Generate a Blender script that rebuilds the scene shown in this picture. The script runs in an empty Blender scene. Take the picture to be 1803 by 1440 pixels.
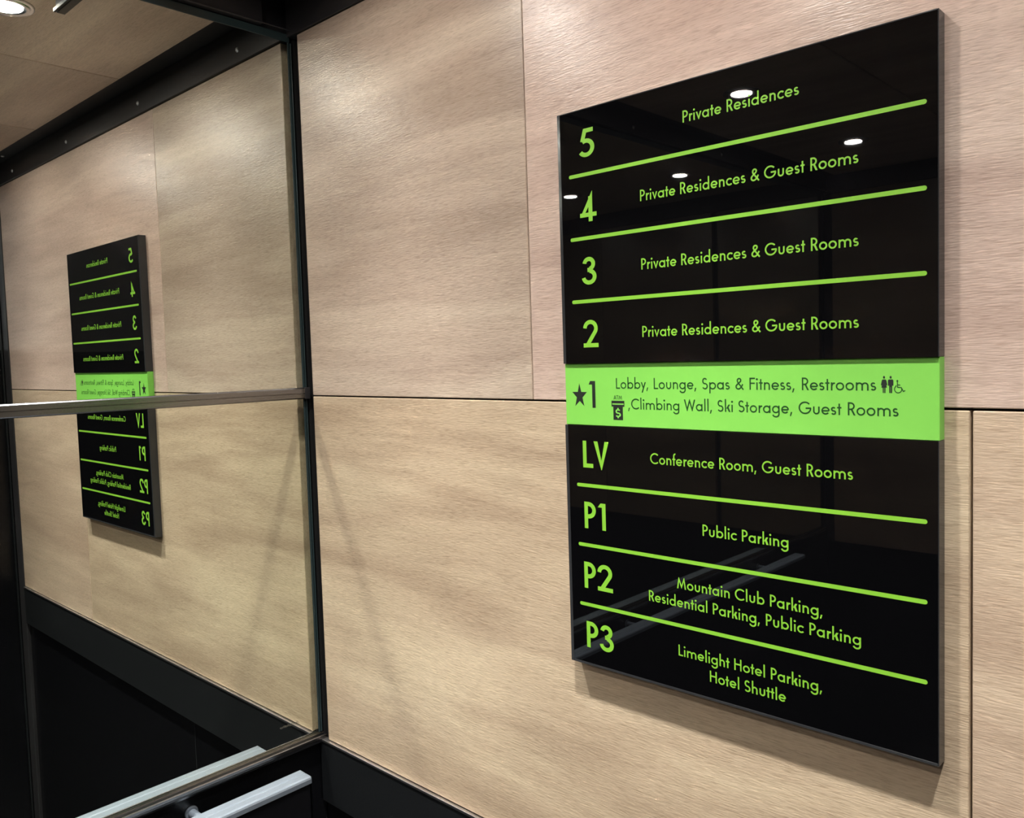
import bpy, bmesh, math, random
from mathutils import Vector, Matrix

# ------------------------------------------------------------------ camera
SC = bpy.context.scene
COL = SC.collection
W_PX, H_PX = 1803.0, 1440.0
cam_d = bpy.data.cameras.new('camera')
cam = bpy.data.objects.new('camera', cam_d)
COL.objects.link(cam)
SC.camera = cam
cam_d.sensor_fit = 'HORIZONTAL'
cam_d.sensor_width = 36.0
cam_d.lens = 1467.785 / W_PX * 36.0
cam_d.shift_x = (901.5 - 950.91) / W_PX
cam_d.shift_y = (712.09 - 720.0) / W_PX
cam_d.clip_start = 0.01
CAM = Vector((1.1595, -0.7237, 1.6045))
RIGHT = Vector((0.7406230078135294, 0.6712911179369412, -0.0290825596571681))
FWD = Vector((-0.6716623377144384, 0.7384439201950093, -0.05975182694280126))
UP = Vector((-0.018635031344663256, 0.06378723779878409, 0.9977895188369061))
m = Matrix((RIGHT, UP, -FWD)).transposed().to_4x4()
m.translation = CAM
cam.matrix_world = m

# ------------------------------------------------------------------ world, light settings, exposure
wd = bpy.data.worlds.new('lift_shaft_dark')
SC.world = wd
wd.use_nodes = True
wd.node_tree.nodes['Background'].inputs['Color'].default_value = (0.02, 0.022, 0.025, 1)
wd.node_tree.nodes['Background'].inputs['Strength'].default_value = 0.2
vs = SC.view_settings
SC.display_settings.display_device = 'sRGB'
vs.view_transform = 'Standard'
vs.look = 'None'
vs.exposure = 0.06
vs.gamma = 1.0
vs.use_curve_mapping = False
cy = SC.cycles
cy.use_denoising = True
cy.max_bounces = 9
cy.diffuse_bounces = 4
cy.glossy_bounces = 6
cy.caustics_reflective = True
cy.blur_glossy = 0.0
cy.sample_clamp_indirect = 0.0
cy.use_guiding = True
cy.use_surface_guiding = True
cy.guiding_training_samples = 64
cy.use_adaptive_sampling = False

LAMP_POWER = 7300.0
LAMP_BEAM = 13.0          # narrowness of the beam
LAMP_COLOR = (1.0, 0.985, 0.955)

# ------------------------------------------------------------------ node helpers
def new_mat(name):
    mt = bpy.data.materials.new(name)
    mt.use_nodes = True
    nt = mt.node_tree
    b = nt.nodes['Principled BSDF']
    return mt, nt, b

def plain(name, col, rough=0.5, metal=0.0, ior=1.5, coat=0.0, bump=0.0, bump_scale=200.0):
    mt, nt, b = new_mat(name)
    b.inputs['Base Color'].default_value = (*col, 1)
    b.inputs['Roughness'].default_value = rough
    b.inputs['Metallic'].default_value = metal
    b.inputs['IOR'].default_value = ior
    b.inputs['Coat Weight'].default_value = coat
    # slight procedural unevenness so the surface is never perfectly flat
    tc = nt.nodes.new('ShaderNodeTexCoord')
    nz = nt.nodes.new('ShaderNodeTexNoise')
    nz.inputs['Scale'].default_value = bump_scale
    nz.inputs['Detail'].default_value = 3
    nt.links.new(tc.outputs['Object'], nz.inputs['Vector'])
    if bump > 0:
        bp = nt.nodes.new('ShaderNodeBump')
        bp.inputs['Strength'].default_value = bump
        bp.inputs['Distance'].default_value = 0.001
        nt.links.new(nz.outputs['Fac'], bp.inputs['Height'])
        nt.links.new(bp.outputs['Normal'], b.inputs['Normal'])
    return mt

def wood(name, along='x', tint=(1, 1, 1), seed=0.0):
    """pale oak laminate, grain running along one axis"""
    mt, nt, b = new_mat(name)
    N, L = nt.nodes, nt.links
    tc = N.new('ShaderNodeTexCoord')
    mp0 = N.new('ShaderNodeMapping')
    mp0.inputs['Location'].default_value = (seed, seed * 0.7, seed * 1.3)
    if along == 'y':
        mp0.inputs['Rotation'].default_value = (0, 0, math.pi / 2)
    L.new(tc.outputs['Object'], mp0.inputs['Vector'])

    def noise(scale, sc, detail=4, rough=0.55, dist=0.0, src=None):
        mp = N.new('ShaderNodeMapping')
        mp.inputs['Scale'].default_value = scale
        L.new((src or mp0).outputs['Vector'], mp.inputs['Vector'])
        n = N.new('ShaderNodeTexNoise')
        n.inputs['Scale'].default_value = sc
        n.inputs['Detail'].default_value = detail
        n.inputs['Roughness'].default_value = rough
        n.inputs['Distortion'].default_value = dist
        L.new(mp.outputs['Vector'], n.inputs['Vector'])
        return n
    # bend the grain gently
    warp = noise((1.6, 1.6, 3.0), 1.0, 2)
    wm = N.new('ShaderNodeVectorMath'); wm.operation = 'SCALE'
    wm.inputs['Scale'].default_value = 0.035
    L.new(warp.outputs['Color'], wm.inputs[0])
    wa = N.new('ShaderNodeVectorMath'); wa.operation = 'ADD'
    L.new(mp0.outputs['Vector'], wa.inputs[0]); L.new(wm.outputs['Vector'], wa.inputs[1])

    band = noise((1.5, 11.0, 11.0), 1.0, 3, 0.55, 0.6, wa)
    cloud = noise((2.2, 4.0, 4.0), 1.0, 3, 0.5, 0.0, mp0)
    streak = noise((7.0, 140.0, 140.0), 1.0, 4, 0.65, 0.15, wa)
    pore = noise((75.0, 820.0, 820.0), 1.0, 2, 0.5, 0.15, wa)
    fleck = noise((85.0, 760.0, 760.0), 1.0, 2, 0.5, 0.3, wa)

    def ramp(src, stops):
        r = N.new('ShaderNodeValToRGB')
        els = r.color_ramp.elements
        for k, (p, c) in enumerate(stops):
            e = els[k] if k < len(els) else els.new(p)
            e.position = p
            e.color = (*[c[i] for i in range(3)], 1)
        L.new(src.outputs['Fac'], r.inputs['Fac'])
        return r
    t = tint
    c0 = ramp(band, [(0.33, (0.425 * t[0], 0.325 * t[1], 0.245 * t[2])), (0.5, (0.520 * t[0], 0.412 * t[1], 0.314 * t[2])),
                     (0.67, (0.625 * t[0], 0.515 * t[1], 0.392 * t[2]))])
    cc = ramp(cloud, [(0.30, (0.90, 0.895, 0.89)), (0.70, (1.07, 1.075, 1.08))])
    c1 = ramp(streak, [(0.3, (0.90, 0.885, 0.87)), (0.7, (1.06, 1.06, 1.06))])
    c2 = ramp(pore, [(0.30, (0.80, 0.775, 0.75)), (0.52, (1.02, 1.02, 1.02))])
    c3 = ramp(fleck, [(0.58, (1, 1, 1)), (0.74, (1.16, 1.16, 1.16))])

    def mul(a, bb):
        x = N.new('ShaderNodeMix'); x.data_type = 'RGBA'; x.blend_type = 'MULTIPLY'
        x.inputs[0].default_value = 1.0
        L.new(a, x.inputs[6]); L.new(bb, x.inputs[7])
        return x.outputs[2]
    c = mul(mul(mul(mul(c0.outputs[0], cc.outputs[0]), c1.outputs[0]), c2.outputs[0]), c3.outputs[0])
    L.new(c, b.inputs['Base Color'])
    b.inputs['Roughness'].default_value = 0.30
    b.inputs['IOR'].default_value = 1.5
    add = N.new('ShaderNodeMath'); add.operation = 'ADD'
    L.new(pore.outputs['Fac'], add.inputs[0]); L.new(fleck.outputs['Fac'], add.inputs[1])
    bp = N.new('ShaderNodeBump')
    bp.inputs['Strength'].default_value = 0.35
    bp.inputs['Distance'].default_value = 0.0006
    L.new(add.outputs[0], bp.inputs['Height'])
    L.new(bp.outputs['Normal'], b.inputs['Normal'])
    return mt

def brushed(name, col, rough, along='y'):
    mt, nt, b = new_mat(name)
    N, L = nt.nodes, nt.links
    b.inputs['Base Color'].default_value = (*col, 1)
    b.inputs['Metallic'].default_value = 1.0
    tc = N.new('ShaderNodeTexCoord')
    mp = N.new('ShaderNodeMapping')
    mp.inputs['Scale'].default_value = (900, 8, 900) if along == 'y' else (8, 900, 900)
    L.new(tc.outputs['Object'], mp.inputs['Vector'])
    nz = N.new('ShaderNodeTexNoise'); nz.inputs['Scale'].default_value = 1.0
    L.new(mp.outputs['Vector'], nz.inputs['Vector'])
    mr = N.new('ShaderNodeMapRange')
    mr.inputs['To Min'].default_value = rough * 0.8
    mr.inputs['To Max'].default_value = rough * 1.2
    L.new(nz.outputs['Fac'], mr.inputs['Value'])
    L.new(mr.outputs['Result'], b.inputs['Roughness'])
    return mt

def mirror_mat():
    mt, nt, b = new_mat('silvered_mirror')
    N, L = nt.nodes, nt.links
    b.inputs['Metallic'].default_value = 1.0
    b.inputs['Roughness'].default_value = 0.0
    nz = N.new('ShaderNodeTexNoise'); nz.inputs['Scale'].default_value = 1.5
    tc = N.new('ShaderNodeTexCoord')
    L.new(tc.outputs['Object'], nz.inputs['Vector'])
    r = N.new('ShaderNodeValToRGB')
    r.color_ramp.elements[0].color = (0.79, 0.825, 0.76, 1)
    r.color_ramp.elements[1].color = (0.81, 0.84, 0.775, 1)
    L.new(nz.outputs['Fac'], r.inputs['Fac'])
    L.new(r.outputs[0], b.inputs['Base Color'])
    return mt

def lens_mat():
    """a downlight lens: emits a beam that is strongest straight down"""
    mt, nt, b = new_mat('downlight_lens')
    N, L = nt.nodes, nt.links
    N.remove(b)
    em = N.new('ShaderNodeEmission')
    geo = N.new('ShaderNodeNewGeometry')
    dot = N.new('ShaderNodeVectorMath'); dot.operation = 'DOT_PRODUCT'
    L.new(geo.outputs['Incoming'], dot.inputs[0]); L.new(geo.outputs['Normal'], dot.inputs[1])
    mx = N.new('ShaderNodeMath'); mx.operation = 'MAXIMUM'; mx.inputs[1].default_value = 0.0
    L.new(dot.outputs['Value'], mx.inputs[0])
    pw = N.new('ShaderNodeMath'); pw.operation = 'POWER'; pw.inputs[1].default_value = LAMP_BEAM
    L.new(mx.outputs[0], pw.inputs[0])
    ad = N.new('ShaderNodeMath'); ad.operation = 'MULTIPLY_ADD'
    ad.inputs[1].default_value = LAMP_POWER; ad.inputs[2].default_value = LAMP_POWER * 0.042
    L.new(pw.outputs[0], ad.inputs[0])
    em.inputs['Color'].default_value = (*LAMP_COLOR, 1)
    L.new(ad.outputs[0], em.inputs['Strength'])
    L.new(em.outputs[0], N['Material Output'].inputs['Surface'])
    return mt

M = {
    'oak': wood('oak_laminate', 'x', (1.015, 1.0, 0.915)),
    'oak_sheen': wood('oak_laminate_sheen', 'x', (0.94, 0.94, 0.975), 3.1),  # greyer tint paints the gloss sheen into the upper left board
    'oak_pink': wood('oak_laminate_pinker', 'x', (1.11, 1.065, 1.17), 5.3),
    'oak_tan': wood('oak_laminate_tan', 'x', (1.02, 0.98, 0.94), 9.1),
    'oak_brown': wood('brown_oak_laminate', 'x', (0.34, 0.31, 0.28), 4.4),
    'oak_ceiling': wood('oak_ceiling_board', 'x', (1.30, 1.30, 1.34), 7.7),
    'mirror': mirror_mat(),
    'glass_edge': plain('ground_glass_edge', (0.030, 0.048, 0.050), 0.16, 0.0, 1.52),
    'black_metal': plain('black_powder_coated_steel', (0.026, 0.0245, 0.026), 0.38, 0.0, 1.5, bump=0.15, bump_scale=900),
    'black_panel': plain('black_laminate', (0.0035, 0.0036, 0.0045), 0.26, 0.0, 1.5, bump=0.1, bump_scale=600),
    'charcoal': plain('charcoal_laminate', (0.0058, 0.0068, 0.0080), 0.45, 0.0, 1.5, bump=0.2, bump_scale=700),
    'void': plain('matt_black_reveal', (0.002, 0.002, 0.002), 0.8),
    'floor': plain('dark_floor_tile', (0.040, 0.040, 0.042), 0.5, bump=0.2, bump_scale=90),
    'alu': brushed('brushed_aluminium', (0.27, 0.268, 0.28), 0.26),
    'alu_x': brushed('brushed_aluminium_strip', (0.55, 0.54, 0.54), 0.32, 'x'),
    'chrome': brushed('polished_steel', (0.80, 0.82, 0.86), 0.22),
    'anodised': brushed('satin_anodised_rail', (0.19, 0.222, 0.262), 0.32),
    'dark_steel': plain('dark_steel', (0.05, 0.05, 0.055), 0.3, 1.0),
    'steel_panel': plain('pale_grey_panel', (0.42, 0.46, 0.52), 0.4),
    'acrylic': plain('black_acrylic_face', (0.0022, 0.0022, 0.0026), 0.012, 0.0, 1.49),
    'acrylic_edge': plain('polished_acrylic_edge', (0.030, 0.031, 0.033), 0.16, 0.0, 1.49),
    'lime': plain('lime_vinyl', (0.222, 0.520, 0.040), 0.45, 0.0, 1.45),
    'lime_band': plain('lime_band_acrylic', (0.212, 0.590, 0.088), 0.40, 0.0, 1.40),
    'dark_green': plain('dark_green_print', (0.004, 0.055, 0.006), 0.5),
    'ink': plain('black_print', (0.010, 0.014, 0.011), 0.5),
    'etch': plain('etched_glass', (0.16, 0.15, 0.12), 0.8),
    'lens': lens_mat(),
    'screw': plain('zinc_screw', (0.75, 0.75, 0.76), 0.32, 0.5),
}

# ------------------------------------------------------------------ mesh helpers
def add_box(bm, x0, x1, y0, y1, z0, z1):
    vs_ = [bm.verts.new((x, y, z)) for x in (x0, x1) for y in (y0, y1) for z in (z0, z1)]
    for f in ((0, 1, 3, 2), (4, 6, 7, 5), (0, 4, 5, 1), (2, 3, 7, 6), (0, 2, 6, 4), (1, 5, 7, 3)):
        bm.faces.new([vs_[i] for i in f])

def add_cyl(bm, c, axis, r0, r1, length, n=24):
    """a capped cone/cylinder from c along axis"""
    axis = Vector(axis).normalized()
    a = axis.orthogonal().normalized(); b = axis.cross(a)
    rings = []
    for k, r in ((0, r0), (1, r1)):
        rings.append([bm.verts.new(Vector(c) + axis * (length * k) + (a * math.cos(t) + b * math.sin(t)) * r)
                      for t in [2 * math.pi * i / n for i in range(n)]])
    for i in range(n):
        j = (i + 1) % n
        bm.faces.new((rings[0][i], rings[0][j], rings[1][j], rings[1][i]))
    bm.faces.new(rings[0][::-1]); bm.faces.new(rings[1])

def add_lathe(bm, c, prof, n=40):
    """profile of (radius, dz) turned around the vertical axis at c; closed loop"""
    rings = [[bm.verts.new((c[0] + r * math.cos(t), c[1] + r * math.sin(t), c[2] + dz))
              for t in [2 * math.pi * i / n for i in range(n)]] for r, dz in prof]
    m_ = len(prof)
    for k in range(m_):
        A, B = rings[k], rings[(k + 1) % m_]
        for i in range(n):
            j = (i + 1) % n
            bm.faces.new((A[i], A[j], B[j], B[i]))

def add_prism_y(bm, prof, y0, y1):
    """an (x, z) outline carried along y"""
    A = [bm.verts.new((x, y0, z)) for x, z in prof]
    B = [bm.verts.new((x, y1, z)) for x, z in prof]
    n = len(prof)
    for i in range(n):
        j = (i + 1) % n
        bm.faces.new((A[i], A[j], B[j], B[i]))
    bm.faces.new(A[::-1]); bm.faces.new(B)

def finish(name, bm, mat, parent=None, bevel=0.0, seg=2, smooth=False, origin=None):
    bmesh.ops.recalc_face_normals(bm, faces=bm.faces)
    me = bpy.data.meshes.new(name)
    if origin is not None:
        bmesh.ops.translate(bm, verts=bm.verts, vec=-Vector(origin))
    bm.to_mesh(me); bm.free()
    me.materials.append(mat)
    o = bpy.data.objects.new(name, me)
    COL.objects.link(o)
    if origin is not None:
        o.location = origin
    if parent is not None:
        o.parent = parent
        if origin is not None:
            o.location = Vector(origin) - parent.location
    if smooth:
        for p in me.polygons:
            p.use_smooth = True
    if bevel > 0:
        md = o.modifiers.new('bevel', 'BEVEL')
        md.width = bevel; md.segments = seg; md.limit_method = 'ANGLE'
        md.angle_limit = math.radians(40)
        md.harden_normals = False
    return o

def box(name, dims, mat, parent=None, bevel=0.0, seg=2, structure=False):
    x0, x1, y0, y1, z0, z1 = dims
    bm = bmesh.new(); add_box(bm, *dims)
    o = finish(name, bm, mat, parent, bevel, seg, origin=((x0 + x1) / 2, (y0 + y1) / 2, (z0 + z1) / 2))
    if structure:
        o['kind'] = 'structure'
    return o

def empty(name, loc, label=None, cat=None, group=None, kind=None):
    o = bpy.data.objects.new(name, None)
    o.empty_display_size = 0.05
    COL.objects.link(o)
    o.location = loc
    tag(o, label, cat, group, kind)
    return o

def tag(o, label=None, cat=None, group=None, kind=None):
    if label: o['label'] = label
    if cat: o['category'] = cat
    if group: o['group'] = group
    if kind: o['kind'] = kind
    return o

# ------------------------------------------------------------------ the lift car
DEPTH = 2.0            # from the sign wall to the wall behind the photographer
RIGHT_X = 1.535        # the wall with the doors
CEIL = 2.150
REV = 0.0232           # width of the black reveal in the corner
XE = 1.4675            # right end of the oak on the sign wall
ZT, ZB = 2.1007, 1.0   # top and bottom of the oak
ZS = 1.5506            # joint between upper and lower boards

fl = box('floor', (-0.06, RIGHT_X + 0.03, -DEPTH - 0.06, 0.06, -0.05, 0.0), M['floor'], structure=True)

# --- wall with the sign
wb = box('wall_back', (-0.06, RIGHT_X + 0.03, 0.0135, 0.06, 0.0, 2.24), M['void'], structure=True)
tag(wb, 'wall clad in pale oak boards that carries the black floor directory', 'wall')
g = 0.0011
def board(dims, mat, lab=None, parent=wb):
    o = box('wood_panel', dims, mat, parent, 0.0008, 1)
    if lab: o['label'] = lab
    return o
XS, XS2 = 0.4903, 0.9672
board((REV, XS - g * 0.6, 0.0, 0.013, ZS + g, ZT), M['oak_sheen'])
board((XS + g * 0.6, XE, 0.0, 0.013, ZS + g, ZT), M['oak_pink'])
board((REV, XS2 - g, 0.0, 0.013, ZB, ZS - g), M['oak'])
board((XS2 + g, XE, 0.0, 0.013, ZB, ZS - g), M['oak_tan'])

# black rail under the oak, aluminium strip on top of it, recessed black laminate below
tr = box('trim_1', (0.004, XE, -0.003, 0.0133, 0.895, 0.9945), M['charcoal'], None, 0.0006, 1, True)  # charcoal colour paints the extra light this black rail catches
tag(tr, 'black rail below the pale oak on the sign wall, painted lighter as if lit', 'trim')
st = box('edge_strip', (0.004, XE, -0.0045, 0.006, 0.9947, 0.9985), M['alu_x'], tr, 0.0006, 2)
lp = box('trim_2', (0.002, XE, 0.006, 0.0134, 0.001, 0.8945), M['black_panel'], None, 0, 1, True)
tag(lp, 'glossy black laminate low on the sign wall', 'trim')
box('panel_joint', (0.4667, 0.4681, 0.0056, 0.0062, 0.001, 0.8940), M['acrylic_edge'], lp)

# black steel angle between oak and ceiling, on the sign wall and on the mirror wall
def angle_trim(name, along, a0, a1, label, screws):
    bm = bmesh.new()
    if along == 'x':
        add_box(bm, a0, a1, -0.0035, 0.0130, ZT + 0.0012, 2.158)
        add_box(bm, a0, a1, -0.046, 0.0130, 2.1585, 2.1635)
    else:
        add_box(bm, -0.0118, 0.0090, a0, a1, 2.1085, 2.158)
        add_box(bm, -0.0118, 0.046, a0, a1, 2.1585, 2.1635)
        add_box(bm, 0.0092, 0.0112, a0, a1 + 0.045, 2.1085, 2.1107)
    o = finish(name, bm, M['black_metal'], None, 0.0007, 1)
    o['kind'] = 'structure'
    tag(o, label, 'trim')
    for p, ax in screws:
        b2 = bmesh.new()
        add_cyl(b2, p, ax, 0.0046, 0.0028, 0.0022, 18)
        s = finish('screw', b2, M['screw'], o, 0.0004, 2, True, origin=p)
    return o
sx = [0.1500, 0.545, 0.94, 1.331]
angle_trim('trim_3', 'x', 0.0, XE + 0.045, 'black steel angle with screws above the oak on the sign wall',
           [((x, -0.0035, 2.1225), (0, -1, 0)) for x in sx] + [((x + 0.006, -0.022, 2.1585), (0, 0, -1)) for x in (1.331,)])
angle_trim('trim_4', 'y', -DEPTH + 0.004, -0.0475, 'black steel angle with screws above the mirror',
           [((0.0090, y, 2.124), (1, 0, 0)) for y in (-0.129, -0.52, -0.92, -1.32, -1.72)])

# --- corner post between the mirror and the oak
cp = box('trim_5', (-0.0118, 0.0, 0.0075, 0.0132, 0.9, 2.158), M['void'], None, 0, 1, True)
tag(cp, 'black shadow gap in the corner between mirror and oak', 'trim')

# --- mirror wall
wl = box('wall_left', (-0.06, -0.012, -DEPTH - 0.06, 0.0128, 0.0, 2.24), M['black_metal'], structure=True)
tag(wl, 'wall that carries the tall mirror and the handrail', 'wall')
ll = box('trim_6', (-0.0118, 0.0015, -DEPTH + 0.002, 0.0055, 0.001, 0.9928), M['black_panel'], None, 0.0006, 1, True)
tag(ll, 'glossy black laminate under the mirror', 'trim')

BAR_Z = 1.5545
def mirror_pane(z0, z1, label):
    o = empty('mirror', (0, -DEPTH / 2, z0), label, 'mirror')
    y1 = -0.0034
    p = box('pane', (-0.0110, 0.0, -DEPTH + 0.03, y1, z0 + (0.0 if z0 > 1.2 else 0.0), z1), M['mirror'], o)
    e = bmesh.new()
    add_box(e, -0.0110, 0.0004, y1 + 0.0002, 0.0010, z0, z1)
    add_box(e, -0.0110, 0.0012, 0.0018, 0.0036, z0, z1)
    if z1 > 2.0:
        add_box(e, -0.0110, 0.0006, -DEPTH + 0.03, 0.0010, z1 + 0.0002, z1 + 0.0125)
    x = finish('glass_edge', e, M['glass_edge'], o, 0.0006, 1, origin=(0, -0.006, (z0 + z1) / 2))
    x['label'] = 'ground greenish glass edge'
    return o
mirror_pane(BAR_Z + 0.009, 2.0945, 'upper mirror pane above the thin metal bar')
LOWER = mirror_pane(1.0065, BAR_Z - 0.009, 'lower mirror pane below the thin metal bar, above the handrail')

# thin bar that covers the joint between the panes
# maker's stamp etched low in the corner of the pane: a short illegible line of ticks
random.seed(4)
bm = bmesh.new()
for k in range(26):
    y = -0.0700 + k * 0.00125
    z = 1.0352 - 0.0004 * math.sin(k) - 0.00004 * k
    h_ = 0.0028 + 0.0014 * random.random()
    bm.faces.new([bm.verts.new((0.00012, yy, zz)) for yy, zz in ((y, z), (y + 0.00045, z), (y + 0.00045 - 0.0009, z + h_), (y - 0.0009, z + h_))])
es = finish('etched_stamp', bm, M['etch'], LOWER)
es.location = -LOWER.location
es['label'] = 'faint etched maker stamp'
bar = empty('divider_bar', (0.0, -1.0, BAR_Z), 'thin brushed metal bar across the mirror at mid height', 'trim bar')
bm = bmesh.new()
add_prism_y(bm, [(0.0006, -0.0085), (0.0062, -0.0080), (0.0072, -0.0068), (0.0072, -0.0006), (0.0066, -0.0002), (0.0066, 0.0002),
                 (0.0078, 0.0006), (0.0078, 0.0072), (0.0066, 0.0088), (0.0006, 0.0088)], -DEPTH + 1.03, 0.9955)
bo = finish('bar', bm, M['alu'], bar)
bm = bmesh.new()
add_prism_y(bm, [(0.0004, -0.0088), (0.0086, -0.0088), (0.0086, 0.0092), (0.0004, 0.0092)], 0.9957, 1.0045)
finish('end_cap', bm, M['black_metal'], bar, 0.0008, 2)

# aluminium channel the mirror stands in
ch = empty('mirror_channel', (0.0, -1.0, 1.0), 'narrow grey metal channel along the foot of the mirror', 'channel')
bm = bmesh.new()
add_prism_y(bm, [(0.0006, 0.0062), (0.0006, -0.0066), (0.0096, -0.0066), (0.0108, -0.0058), (0.0112, -0.0030), (0.0112, -0.0008), (0.0118, 0.0),
                 (0.0116, 0.0036), (0.0106, 0.0050), (0.0094, 0.0046), (0.0086, 0.0030), (0.0030, 0.0030), (0.0022, 0.0062)],
            -DEPTH + 1.03, 1.0045)
finish('channel', bm, M['alu'], ch)
bm = bmesh.new()
add_box(bm, 0.0024, 0.0084, -DEPTH + 1.03, 1.0, 0.0031, 0.0044)
gk = finish('groove_shade', bm, M['dark_steel'], ch)  # dark strip paints the dim reflection inside the channel groove
gk['label'] = 'dark strip painting the dim reflection in the groove'

# --- handrail
RX0, RX1, RZ = 0.0474, 0.0804, 0.9855
hr = empty('handrail', (0.064, -0.86, RZ - 0.07), 'flat polished metal handrail below the mirror', 'handrail')
bm = bmesh.new()
zt = 0.07
hw = (RX1 - RX0) / 2
add_prism_y(bm, [(-hw, zt - 0.002), (-hw, zt - 0.010), (hw, zt - 0.010), (hw, zt - 0.0035), (hw - 0.0012, zt - 0.0012), (hw - 0.004, zt),
                 (0.002, zt - 0.0002), (0.0, zt - 0.0008), (-0.002, zt - 0.0002), (-hw + 0.002, zt)], -0.79, 0.7912)
finish('top_rail', bm, M['anodised'], hr)
M['anodised'].node_tree.nodes['Principled BSDF'].inputs['Metallic'].default_value = 0.35
bm = bmesh.new()
add_box(bm, -hw + 0.002, hw - 0.0015, -0.789, 0.7895, zt - 0.080, zt - 0.0102)
w_ = finish('rail_web', bm, M['black_panel'], hr, 0.001, 2)
w_['label'] = 'black face of the rail'
for yy in (0.644, 0.0, -0.644):
    bm = bmesh.new()
    add_cyl(bm, (-0.0622, yy, zt - 0.019), (1, 0, 0), 0.0100, 0.0090, 0.003, 28)
    add_cyl(bm, (-0.0594, yy, zt - 0.019), (1, 0, 0), 0.0062, 0.0062, 0.0440, 24)
    finish('bracket', bm, M['anodised'], hr, 0.0008, 2, True)
bm = bmesh.new()
add_box(bm, -hw + 0.001, hw - 0.0008, 0.7914, 0.7928, zt - 0.0798, zt - 0.001)
finish('end_cap', bm, M['dark_steel'], hr, 0.0006, 2)

# --- wall with the doors (seen only in the mirror, at its far edge)
wr = box('wall_right', (RIGHT_X, RIGHT_X + 0.05, -DEPTH - 0.06, 0.013, 0.0, 2.24), M['black_metal'], structure=True)
po = box('trim_7', (XE + 0.001, XE + 0.046, -0.002, 0.0132, 0.001, ZT), M['black_metal'], None, 0.001, 1, True)
tag(po, 'dark post at the right end of the oak', 'trim')
pl = box('trim_8', (RIGHT_X - 0.020, RIGHT_X - 0.0005, -0.0062, -0.0025, 0.001, 2.157), M['charcoal'], None, 0.001, 1, True)
tag(pl, 'charcoal edge strip beside the doors', 'trim')
dr = box('door_1', (RIGHT_X - 0.012, RIGHT_X - 0.0005, -1.35, -0.55, 0.002, 2.08), M['dark_steel'], None, 0.001, 1, True)
tag(dr, 'dark steel lift door opposite the mirror', 'door')
bm = bmesh.new(); add_box(bm, -0.0006, 0.0006, -0.003, 0.003, -1.038, 1.038)
sg = finish('door_gap', bm, M['void'], dr); sg.location = (-0.0061, 0, 0)
rp = box('trim_9', (RIGHT_X - 0.010, RIGHT_X - 0.0005, -0.125, -0.0066, 1.66, 2.10), M['steel_panel'], None, 0.001, 1, True)
tag(rp, 'pale steel upper panel beside the doors', 'trim')
rq = box('trim_10', (RIGHT_X - 0.010, RIGHT_X - 0.0005, -0.53, -0.0066, 0.002, 1.652), M['black_panel'], None, 0.001, 1, True)
tag(rq, 'black lower panel beside the doors', 'trim')

# --- wall behind the photographer: oak above black, seen faintly in the sign
wf = box('wall_front', (-0.012, RIGHT_X, -DEPTH - 0.06, -DEPTH - 0.014, 0.0, 2.24), M['void'], structure=True)
tag(wf, 'oak clad wall facing the sign', 'wall')
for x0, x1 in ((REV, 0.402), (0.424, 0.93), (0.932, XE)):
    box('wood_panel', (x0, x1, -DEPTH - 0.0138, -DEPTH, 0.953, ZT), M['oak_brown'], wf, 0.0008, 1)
lf = box('trim_11', (0.003, XE, -DEPTH - 0.0138, -DEPTH - 0.004, 0.001, 0.950), M['black_panel'], None, 0, 1, True)
tag(lf, 'black laminate low on the wall facing the sign', 'trim')
tf = box('trim_12', (0.0, XE + 0.045, -DEPTH - 0.0138, -DEPTH + 0.003, ZT + 0.0012, 2.1635), M['black_metal'], None, 0.0007, 1, True)
tag(tf, 'black steel angle above the oak facing the sign', 'trim')

# --- ceiling: three oak boards hung under a black deck
ce = box('ceiling', (-0.06, RIGHT_X + 0.05, -DEPTH - 0.06, 0.06, 2.19, 2.24), M['void'], structure=True)
tag(ce, 'dropped oak board ceiling with rows of downlights', 'ceiling')
for x0, x1 in ((0.052, 0.5085), (0.5105, 0.985), (0.987, 1.475)):
    box('ceiling_board', (x0, x1, -DEPTH + 0.05, -0.050, CEIL, CEIL + 0.016), M['oak_ceiling'], ce, 0.0015, 1)
bm = bmesh.new()
for x in (0.2, 0.75, 1.3):
    add_box(bm, x - 0.02, x + 0.02, -DEPTH + 0.1, -0.1, CEIL + 0.0162, 2.1898)
finish('hanger', bm, M['black_metal'], ce)

# --- downlights
def lamp(loc, label):
    o = empty('ceiling_light', loc, label, 'ceiling light', 'downlights in the oak ceiling')
    bm = bmesh.new()
    add_lathe(bm, (0, 0, 0), [(0.0385, -0.0002), (0.0380, -0.0030), (0.0350, -0.0048), (0.0270, -0.0044), (0.0222, -0.0036), (0.0218, -0.0002)])
    finish('trim_ring', bm, M['chrome'], o, 0, 1, True)
    bm = bmesh.new()
    n = 28
    bm.faces.new([bm.verts.new((0.0212 * math.cos(2 * math.pi * i / n), 0.0212 * math.sin(2 * math.pi * i / n), -0.0045)) for i in range(n)][::-1])
    me = bpy.data.meshes.new('lens'); bm.normal_update(); bm.to_mesh(me); bm.free()
    me.materials.append(M['lens'])
    l = bpy.data.objects.new('lens', me); COL.objects.link(l); l.parent = o
    return o
rows = (('nearest the sign wall', -0.302), ('in the middle row', -0.95), ('in the row farthest from the sign', -1.555))
cols = (('beside the mirror', 0.281), ('on the centre line', 0.715), ('by the doors', 1.165))
proto = None
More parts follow.
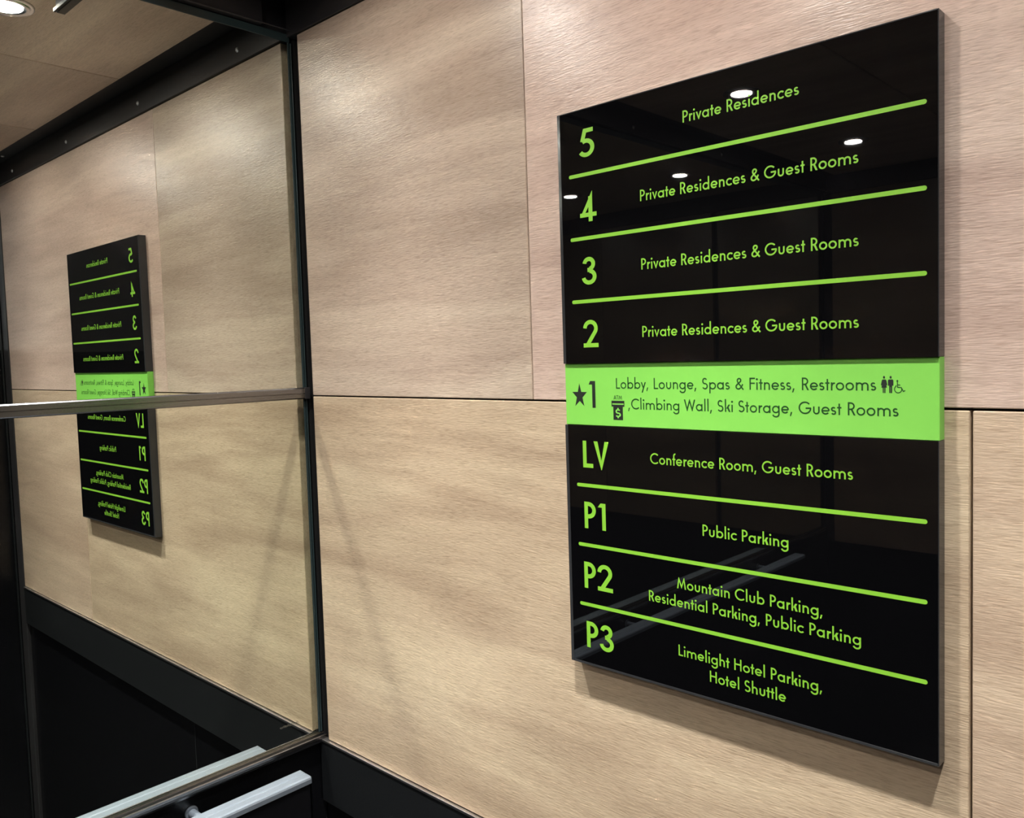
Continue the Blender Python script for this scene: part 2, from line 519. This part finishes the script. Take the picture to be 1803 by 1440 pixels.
for rn, ry in rows:
    for cn, cx in cols:
        lab = 'glowing round downlight %s, %s' % (rn, cn)
        if proto is None:
            proto = lamp((cx, ry, CEIL), lab)
        else:
            if cn == 'beside the mirror': cx = 0.271
            o = proto.copy(); COL.objects.link(o); o.location = (cx, ry, CEIL); o['label'] = lab
            for chd in proto.children:
                c = chd.copy(); COL.objects.link(c); c.parent = o

# --- black bracket hanging under the ceiling beside the mirror
hb = empty('ceiling_bracket', (0.108, -0.254, CEIL), 'black metal bracket under the oak ceiling beside the downlight', 'bracket')
bm = bmesh.new(); add_box(bm, -0.088, 0.092, -0.006, 0.006, -0.024, -0.0004)
finish('bracket_bar', bm, M['black_metal'], hb, 0.001, 2)
bm = bmesh.new(); add_box(bm, -0.088, 0.092, -0.010, -0.0062, -0.024, -0.018)
finish('bracket_lip', bm, M['charcoal'], hb, 0.0006, 1)

# ------------------------------------------------------------------ lettering: a geometric sans drawn with strokes
XH, ASC = 0.62, 1.09

def arc(cx, cy, rx, ry, a0, a1, n=None):
    n = n or max(6, int(abs(a1 - a0) / 9))
    return [(cx + rx * math.cos(math.radians(a0 + (a1 - a0) * i / n)), cy + ry * math.sin(math.radians(a0 + (a1 - a0) * i / n))) for i in range(n + 1)]

def stroke_polys(pts, w, closed=False):
    """offset a centre line by w/2 on both sides, butt ends, mitred joints -> quads"""
    P = [Vector((x, y)) for x, y in pts]
    n = len(P)
    out_l, out_r = [], []
    for i in range(n):
        if closed:
            a, b, c = P[(i - 1) % n], P[i], P[(i + 1) % n]
        else:
            a, b, c = P[max(i - 1, 0)], P[i], P[min(i + 1, n - 1)]
        d0 = (b - a) if (b - a).length > 1e-9 else (c - b)
        d1 = (c - b) if (c - b).length > 1e-9 else (b - a)
        d0 = d0.normalized(); d1 = d1.normalized()
        n0 = Vector((-d0.y, d0.x)); n1 = Vector((-d1.y, d1.x))
        mm = (n0 + n1)
        mm = mm.normalized() if mm.length > 1e-6 else n0
        k = (w / 2) / max(0.45, mm.dot(n0))
        out_l.append(b + mm * k); out_r.append(b - mm * k)
    polys = []
    for i in range(n if closed else n - 1):
        j = (i + 1) % n
        polys.append([tuple(out_l[i]), tuple(out_r[i]), tuple(out_r[j]), tuple(out_l[j])])
    return polys

def glyph(ch, w):
    """-> (left bearing, ink width, right bearing, polygons); cap height 1"""
    h = w / 2
    S, Pg = [], []            # strokes, polygons
    ST, RD, DG = 0.085, 0.045, 0.015
    hx = w * 1.1
    def ring(cx, cy, r): Pg.extend(stroke_polys(arc(cx, cy, r, r, 0, 360, 36)[:-1], w, True))
    def stem(x, y0, y1): Pg.append([(x, y0), (x + w, y0), (x + w, y1), (x, y1)])
    def hbar(x0, x1, yc): Pg.append([(x0, yc - h), (x1, yc - h), (x1, yc + h), (x0, yc + h)])
    def diag(xb, yb, xt, yt, q=hx): Pg.append([(xb, yb), (xb + q, yb), (xt + q, yt), (xt, yt)])
    def disc(cx, cy, r): Pg.append(arc(cx, cy, r, r, 0, 360, 20)[:-1])
    R = 0.31 - h
    if ch == 'o': ring(.31, .31, R); r = (RD, .62, RD)
    elif ch == 'a': ring(.31, .31, R); stem(.62 - w, 0, XH); r = (RD, .62, ST)
    elif ch == 'b': ring(.31, .31, R); stem(0, 0, ASC); r = (ST, .62, RD)
    elif ch == 'd': ring(.31, .31, R); stem(.62 - w, 0, ASC); r = (RD, .62, ST)
    elif ch == 'p': ring(.31, .31, R); stem(0, -.34, XH); r = (ST, .62, RD)
    elif ch == 'g':
        ring(.31, .31, R); stem(.62 - w, -.06, XH)
        S.append([(.62 - h, -.05)] + arc(.31, -.07, .31 - h, .255 - h + .02, 0, -165)); r = (RD, .62, ST)
    elif ch == 'c': S.append(arc(.31, .31, R, R, 42, 318)); r = (RD, .53, .02)
    elif ch == 'e': S.append(arc(.31, .31, R, R, -2, 322)); hbar(h, .62 - h, .30); r = (RD, .62, RD)
    elif ch in 'nh':
        stem(0, 0, ASC if ch == 'h' else XH)
        rr = .25 - h; S.append(arc(.25, XH - h - rr, rr, rr, 180, 0) + [(.50 - h, 0)]); r = (ST, .50, ST)
    elif ch == 'u':
        rr = .25 - h; S.append([(h, XH)] + arc(.25, h + rr, rr, rr, 180, 360) + [(.50 - h, XH)]); r = (ST, .50, ST)
    elif ch == 'm':
        stem(0, 0, XH)
        for k in (0, 1):
            a = .40 * k; rr = (.40 + w) / 2 - h
            S.append(arc(a + (.40 + w) / 2, XH - h - rr, rr, rr, 180, 0) + [(a + .40 + h, 0)])
        r = (ST, .80 + w, ST)
    elif ch == 'r': stem(0, 0, XH); S.append([(h, .33), (h + .05, .46), (h + .13, XH - h - .01), (.31, XH - h - .015)]); r = (ST, .31, .01)
    elif ch == 'i': stem(0, 0, XH); disc(h, .87, .088); r = (ST, w, ST)
    elif ch == 'l': stem(0, 0, ASC); r = (ST, w, ST)
    elif ch == 't': stem(.16 - h, 0, .88); hbar(0, .32, XH - h); r = (.02, .32, .02)
    elif ch == 'f':
        S.append([(.15, 0), (.15, .80)] + arc(.15 + .15, .86, .15, ASC - h - .86, 180, 80)); hbar(0, .31, XH - h); r = (.02, .32, .0)
    elif ch == 'v': Pg.append([(0, XH), (hx, XH), (.26, .20), (.52 - hx, XH), (.52, XH), (.26 + .02, -.02), (.26 - .02, -.02)]); r = (DG, .52, DG)
    elif ch == 'V': Pg.append([(0, 1), (hx, 1), (.32, .28), (.64 - hx, 1), (.64, 1), (.32 + .01, -.05), (.32 - .01, -.05)]); r = (DG, .64, DG)
    elif ch == 'y': diag(.06, -.34, .52 - hx, XH); diag(.20, .06, 0, XH); r = (DG, .52, DG)
    elif ch == 'k': stem(0, 0, ASC); diag(w * .9, .27, .44 - hx, XH, hx * 1.2); diag(.50 - hx * 1.3, 0, .17, .40, hx * 1.3); r = (ST, .50, .0)
    elif ch in 'sS':
        Hh = XH if ch == 's' else 1.0
        wd_ = .40 if ch == 's' else .54
        ry = (Hh - w) / 4; rx = wd_ / 2 - h; cx = wd_ / 2
        up = arc(cx - .01, Hh - h - ry, rx * .86, ry, 32, 262)
        lo = arc(cx, h + ry, rx, ry, 84, -152)
        S.append(up + lo[1:]); r = (RD, wd_, RD)
    elif ch == ',': Pg.append([(0, -.19), (.085, -.19), (.19, .13), (.19 - w * 1.05, .13)]); r = (.03, .17, .12)
    elif ch == 'P' or ch == 'R':
        stem(0, 0, 1); top, bot = 1 - h, .46; rr = (top - bot) / 2; cx = .50 - h - rr
        S.append([(h, top), (cx, top)] + arc(cx, top - rr, rr, rr, 90, -90)[1:] + [(h, bot)])
        if ch == 'R': diag(.55 - hx * 1.12, 0, .19, .48, hx * 1.12)
        r = (ST, .50 if ch == 'P' else .55, .03)
    elif ch == 'C': S.append(arc(.5, .5, .5 - h, .5 - h, 46, 314)); r = (RD, .86, .03)
    elif ch == 'G': S.append(arc(.5, .5, .5 - h, .5 - h, 42, 352) + [(1 - h, .47)]); hbar(.55, 1 - h * .4, .47); r = (RD, 1.0, .04)
    elif ch == 'L': stem(0, 0, 1); hbar(0, .44, h); r = (ST, .44, .02)
    elif ch == 'F': stem(0, 0, 1); hbar(0, .48, 1 - h); hbar(0, .46, .54); r = (ST, .48, .02)
    elif ch == 'H': stem(0, 0, 1); stem(.66 - w, 0, 1); hbar(0, .66, .54); r = (ST, .66, ST)
    elif ch == 'T': stem(.25 - h, 0, 1); hbar(0, .50, 1 - h); r = (.02, .50, .02)
    elif ch == 'A': diag(0, 0, .35 - hx / 2, 1); diag(.70 - hx, 0, .35 - hx / 2, 1); hbar(.14, .56, .30); r = (.01, .70, .01)
    elif ch == 'M':
        Pg.append([(0, 0), (hx, 0), (.22, .68), (.45, .02), (.68, .68), (.90 - hx, 0), (.90, 0), (.73, 1.03), (.69, 1.03), (.45, .33), (.21, 1.03), (.17, 1.03)])
        r = (.05, .90, .05)
    elif ch == 'W':
        Pg.append([(0, 1), (hx, 1), (.30, .30), (.52, 1.03), (.56, 1.03), (.78, .30), (1.08 - hx, 1), (1.08, 1), (.80, -.03), (.76, -.03), (.54, .70), (.32, -.03), (.28, -.03)])
        r = (.01, 1.08, .01)
    elif ch == '&':
        S.append([(.70, .0), (.235, .60), (.18, .72), (.195, .84), (.26, .915), (.34, .935), (.43, .905), (.485, .83), (.475, .73), (.42, .655),
                  (.15, .42), (.075, .33), (.065, .21), (.125, .11), (.23, .06), (.35, .075), (.46, .15), (.56, .28), (.65, .46)])
        r = (.05, .72, .03)
    elif ch == '1': Pg.append([(.27 - w, 0), (.27, 0), (.27, 1), (.06, 1), (-.06, 1 - w), (.27 - w, 1 - w)]); r = (.12, .27, .1)
    elif ch == '2':
        q = .31 - h
        S.append(arc(.31, .69, q, q, 178, -28) + [(w * 1.1, h * 1.0)]); hbar(w * .02, .64, h); Pg.append([(0, 0), (w * 1.6, 0), (w * 1.6, w), (.10, w * .7)])
        r = (.04, .64, .04)
    elif ch == '3':
        S.append(arc(.28, .745, .235 - h + .02, .255 - h, 172, -84)); S.append(arc(.28, .285, .30 - h, .285 - h, 84, -172)); hbar(.22, .33, .53)
        r = (.04, .58, .04)
    elif ch == '4':
        Pg.append([(0, .16), (.62, .16), (.62, .16 + w), (0.21, .16 + w), (.36, .66), (.36, .88), (.47, 1.0), (.47, 1.08)]); 
        Pg[-1] = [(0, .17), (.17, .17 + w * .0), (.47 - w, .74), (.47, 1.08), (.47, 1.09)]
        Pg[-1] = [(0, .17), (.475, 1.09), (.475, .78), (.205, .17 + w)] 
        hbar(.0, .63, .17 + h); stem(.475 - w * 1.0, 0, .90); r = (.02, .63, .02)
    elif ch == '5':
        S.append([(.55, 1 - h), (.235, 1 - h), (.13, .545)]); S.append(arc(.27, .315, .32 - h, .325 - h, 122, -148)); r = (.04, .60, .04)
    elif ch == '$':
        ry = (1 - w) / 4; S.append(arc(.30, 1 - h - ry, .23, ry, 30, 264) + arc(.30, h + ry, .26, ry, 84, -152)[1:]); stem(.30 - h, -.14, .06); stem(.30 - h, .94, 1.14); r = (.02, .60, .02)
    else: r = (0, .30, 0)
    for s in S: Pg.extend(stroke_polys(s, w))
    return r[0], r[1], r[2], Pg

def text_polys(txt, w, space=0.34):
    x, out, first = 0.0, [], True
    xmax = 0.0
    for ch in txt:
        if ch == ' ':
            x += space; continue
        l, ink, rr, P = glyph(ch, w)
        if first: x -= l; first = False
        x += l
        out.extend([[(px + x, py) for px, py in p] for p in P])
        xmax = x + ink
        x += ink + rr
    return out, xmax

# ------------------------------------------------------------------ the floor directory
SX0, SX1, SZ0, SZ1, SD = 0.5518, 0.9473, 1.2556, 1.8656, 0.0149
SWD, SHT = (SX1 - SX0) * 1000, (SZ1 - SZ0) * 1000
RECESS = 0.0026
SU, SV = 1.0, 1.0
sign = empty('directory_sign', (SX0, 0.0, SZ0), 'glossy black floor directory sign with lime green lettering on the oak wall', 'sign')

def sbox(bm, u0, u1, v0, v1, d0, d1):
    """box in sign millimetres; d = distance out from the wall in metres"""
    add_box(bm, u0 / 1000, u1 / 1000, -d1, -d0, v0 / 1000, v1 / 1000)

B0, B1 = 269.8, 337.9      # the lime band
E_L, E_R, E_T, E_B = 4.4, 0.9, 1.5, 3.0  # front strip widths; their grey paints the clear edge's inner reflection
bm = bmesh.new()
sbox(bm, E_L, SWD - E_R, B1, SHT - E_T, 0.0002, SD)
sbox(bm, E_L, SWD - E_R, E_B, B0, 0.0002, SD)
finish('sign_panel', bm, M['acrylic'], sign)
bm = bmesh.new()
for a, b in ((B1, SHT), (0.0, B0)):
    sbox(bm, 0.0, E_L - 0.02, a, b, 0.0002, SD)
    sbox(bm, SWD - E_R + 0.02, SWD, a, b, 0.0002, SD)
sbox(bm, E_L, SWD - E_R, SHT - E_T + 0.02, SHT, 0.0002, SD)
sbox(bm, E_L, SWD - E_R, 0.0, E_B - 0.02, 0.0002, SD)
o = finish('acrylic_edge', bm, M['acrylic_edge'], sign, 0.0004, 1)
o['label'] = 'polished edge, its inner reflection painted as lighter strips on the face'
bm = bmesh.new()
sbox(bm, 0.15, SWD - 0.15, B0 + 0.1, B1 - 0.1, 0.0002, SD - RECESS)
o = finish('level_band', bm, M['lime_band'], sign, 0.0005, 2)
o['label'] = 'bright lime green band of the present level'

def flat(name, polys, mat, d, label=None):
    """flat vinyl shapes (sign millimetres) lying on the sign face"""
    bm = bmesh.new()
    for k, p in enumerate(polys):
        yy = -(d + 0.00012 + 0.000004 * (k % 7))
        vs_ = [bm.verts.new((u / 1000, yy, v / 1000)) for u, v in p]
        f = bm.faces.new(vs_)
        f.normal_update()
        if f.normal.y > 0: f.normal_flip()
    bmesh.ops.triangulate(bm, faces=bm.faces)
    me = bpy.data.meshes.new(name); bm.to_mesh(me); bm.free()
    me.materials.append(mat)
    o = bpy.data.objects.new(name, me); COL.objects.link(o); o.parent = sign
    if label: o['label'] = label
    return o

def line_of_text(txt, u0, u1, v, cap, w, mat, d, name='lettering', label=None, space=0.34):
    P, wid = text_polys(txt, w, space)
    s = (u1 - u0) / wid
    return flat(name, [[(u0 + x * s, v + y * cap) for x, y in p] for p in P], mat, d, label)

TW = 0.128
CAP = 11.4
for txt, u0, u1, v, row in (
        ('Private Residences', 161.1, 280.2, 569.6, '5'), ('Private Residences & Guest Rooms', 109.0, 332.0, 501.7, '4'),
        ('Private Residences & Guest Rooms', 108.7, 331.8, 432.6, '3'), ('Private Residences & Guest Rooms', 108.2, 331.5, 363.8, '2'),
        ('Conference Room, Guest Rooms', 114.6, 325.6, 233.0, 'LV'), ('Public Parking', 175.3, 265.6, 165.4, 'P1'),
        ('Mountain Club Parking,', 144.2, 297.0, 107.5, 'P2, upper line'), ('Residential Parking, Public Parking', 109.4, 331.7, 88.4, 'P2, lower line'),
        ('Limelight Hotel Parking,', 144.7, 296.0, 37.8, 'P3, upper line'), ('Hotel Shuttle', 180.8, 261.4, 19.2, 'P3, lower line')):
    line_of_text(txt, u0, u1, v, CAP, TW, M['lime'], SD, label='lime words beside floor number ' + row)
for txt, u0, u1, v in (('5', 30.4, 51.9, 558.8), ('4', 29.8, 52.4, 490.0), ('3', 30.6, 50.2, 422.8), ('2', 30.0, 50.7, 355.2),
                       ('LV', 25.0, 60.9, 223.2), ('P1', 25.0, 54.6, 155.4), ('P2', 22.6, 62.2, 87.8), ('P3', 23.9, 61.4, 20.6)):
    line_of_text(txt, u0, u1, v, 29.6, 0.150 if len(txt) == 1 else 0.155, M['lime'], SD, 'floor_number', 'lime floor number ' + txt)
for v in (540.4, 472.7, 405.1, 203.4, 136.6, 69.3):
    e = 1.95
    flat('divider_line', [arc(15.4 + e, v, e, e, 90, 270, 10) + arc(386.6 - e, v, e, e, -90, 90, 10)], M['lime'], SD)

# items printed on the lime band: shift for the recessed plane
K = RECESS / (0.7237 - SD)
def bu(u): return u + ((SX0 + u / 1000) - 1.1595) * K * 1000
def bv(v): return v + ((SZ0 + v / 1000) - 1.6045) * K * 1000
BD = SD - RECESS
line_of_text('Lobby, Lounge, Spas & Fitness, Restrooms', bu(72.8), bu(345.8), bv(310.4), 11.3, 0.112, M['dark_green'], BD,
             label='dark green words on the lime band, upper line', space=0.40)
line_of_text(',Climbing Wall, Ski Storage, Guest Rooms', bu(88.0), bu(364.0), bv(289.0), 11.3, 0.112, M['dark_green'], BD,
             label='dark green words on the lime band, lower line', space=0.36)
star = []
for k in range(10):
    r_ = 10.9 if k % 2 == 0 else 4.25
    a = math.radians(90 + 36 * k)
    star.append((bu(22.4) + r_ * math.cos(a), bv(302.2) + r_ * math.sin(a) * 1.28))
flat('star_symbol', [star], M['ink'], BD, 'black five pointed star')
def P1(pts): return [(bu(u), bv(v)) for u, v in pts]
flat('floor_number', [P1([(40.2, 289.4), (44.6, 289.4), (44.6, 318.6), (37.6, 318.6), (35.6, 314.8), (40.2, 314.8)])], M['ink'], BD, 'black floor number 1')
# cash machine symbol
line_of_text('ATM', bu(69.2), bu(80.3), bv(299.0), 4.3, 0.13, M['dark_green'], BD, label='tiny dark green word ATM')
cm = [P1([(66.2, 294.9), (83.2, 294.9), (83.2, 297.6), (66.2, 297.6)]),
      P1([(66.2, 291.4), (67.2, 291.4), (67.2, 294.9), (66.2, 294.9)]), P1([(82.2, 291.4), (83.2, 291.4), (83.2, 294.9), (82.2, 294.9)]),
      P1([(67.2, 291.4), (82.2, 291.4), (82.2, 293.4), (67.2, 293.4)]),
      P1([(68.5, 277.2), (81.0, 277.2), (81.0, 291.4), (68.5, 291.4)])]
cmo = flat('cash_machine_symbol', cm, M['ink'], BD, 'black cash machine symbol')
dp, dw = text_polys('$', 0.17)
flat('dollar_sign', [[(bu(71.6) + x * 10.6, bv(280.2) + y * 8.6) for x, y in p] for p in dp], M['lime_band'], BD + 0.00008, 'lime dollar sign')
# restroom symbols
def disc_uv(cx, cy, rx, ry): return P1(arc(cx, cy, rx, ry, 0, 360, 18)[:-1])
wo = [disc_uv(352.3, 321.6, 0.85, 1.15),
      P1([(351.2, 319.8), (353.4, 319.8), (354.2, 319.1), (355.0, 315.0), (354.4, 314.8), (354.0, 315.6), (354.6, 312.9), (350.1, 312.9), (350.7, 315.6), (350.3, 314.8), (349.7, 315.0), (350.5, 319.1)]),
      P1([(351.2, 308.5), (352.1, 308.5), (352.1, 313.0), (351.2, 313.0)]), P1([(352.5, 308.5), (353.4, 308.5), (353.4, 313.0), (352.5, 313.0)])]
flat('restroom_symbol', wo, M['ink'], BD, 'black standing woman symbol')
ma = [disc_uv(357.7, 321.6, 0.85, 1.15),
      P1([(356.2, 319.8), (359.2, 319.8), (359.9, 319.1), (359.9, 314.6), (359.2, 314.6), (358.9, 314.9), (358.9, 308.5), (357.85, 308.5), (357.85, 313.4), (357.55, 313.4), (357.55, 308.5), (356.5, 308.5), (356.5, 314.9), (356.2, 314.6), (355.5, 314.6), (355.5, 319.1)])]
flat('restroom_symbol', ma, M['ink'], BD, 'black standing man symbol')
wc = [disc_uv(363.1, 318.5, 0.75, 0.95)]
for s in ([(363.1, 318.0), (363.3, 313.3), (366.3, 313.1), (367.9, 309.9), (369.4, 310.7)], [(363.2, 315.3), (365.5, 315.2)],
          [(362.0, 315.0)] + arc(363.7, 311.7, 2.9, 3.0, 125, 372)):
    wc.extend([P1(q) for q in stroke_polys(s, 0.72)])
flat('restroom_symbol', wc, M['dark_green'], BD, 'dark green wheelchair symbol')
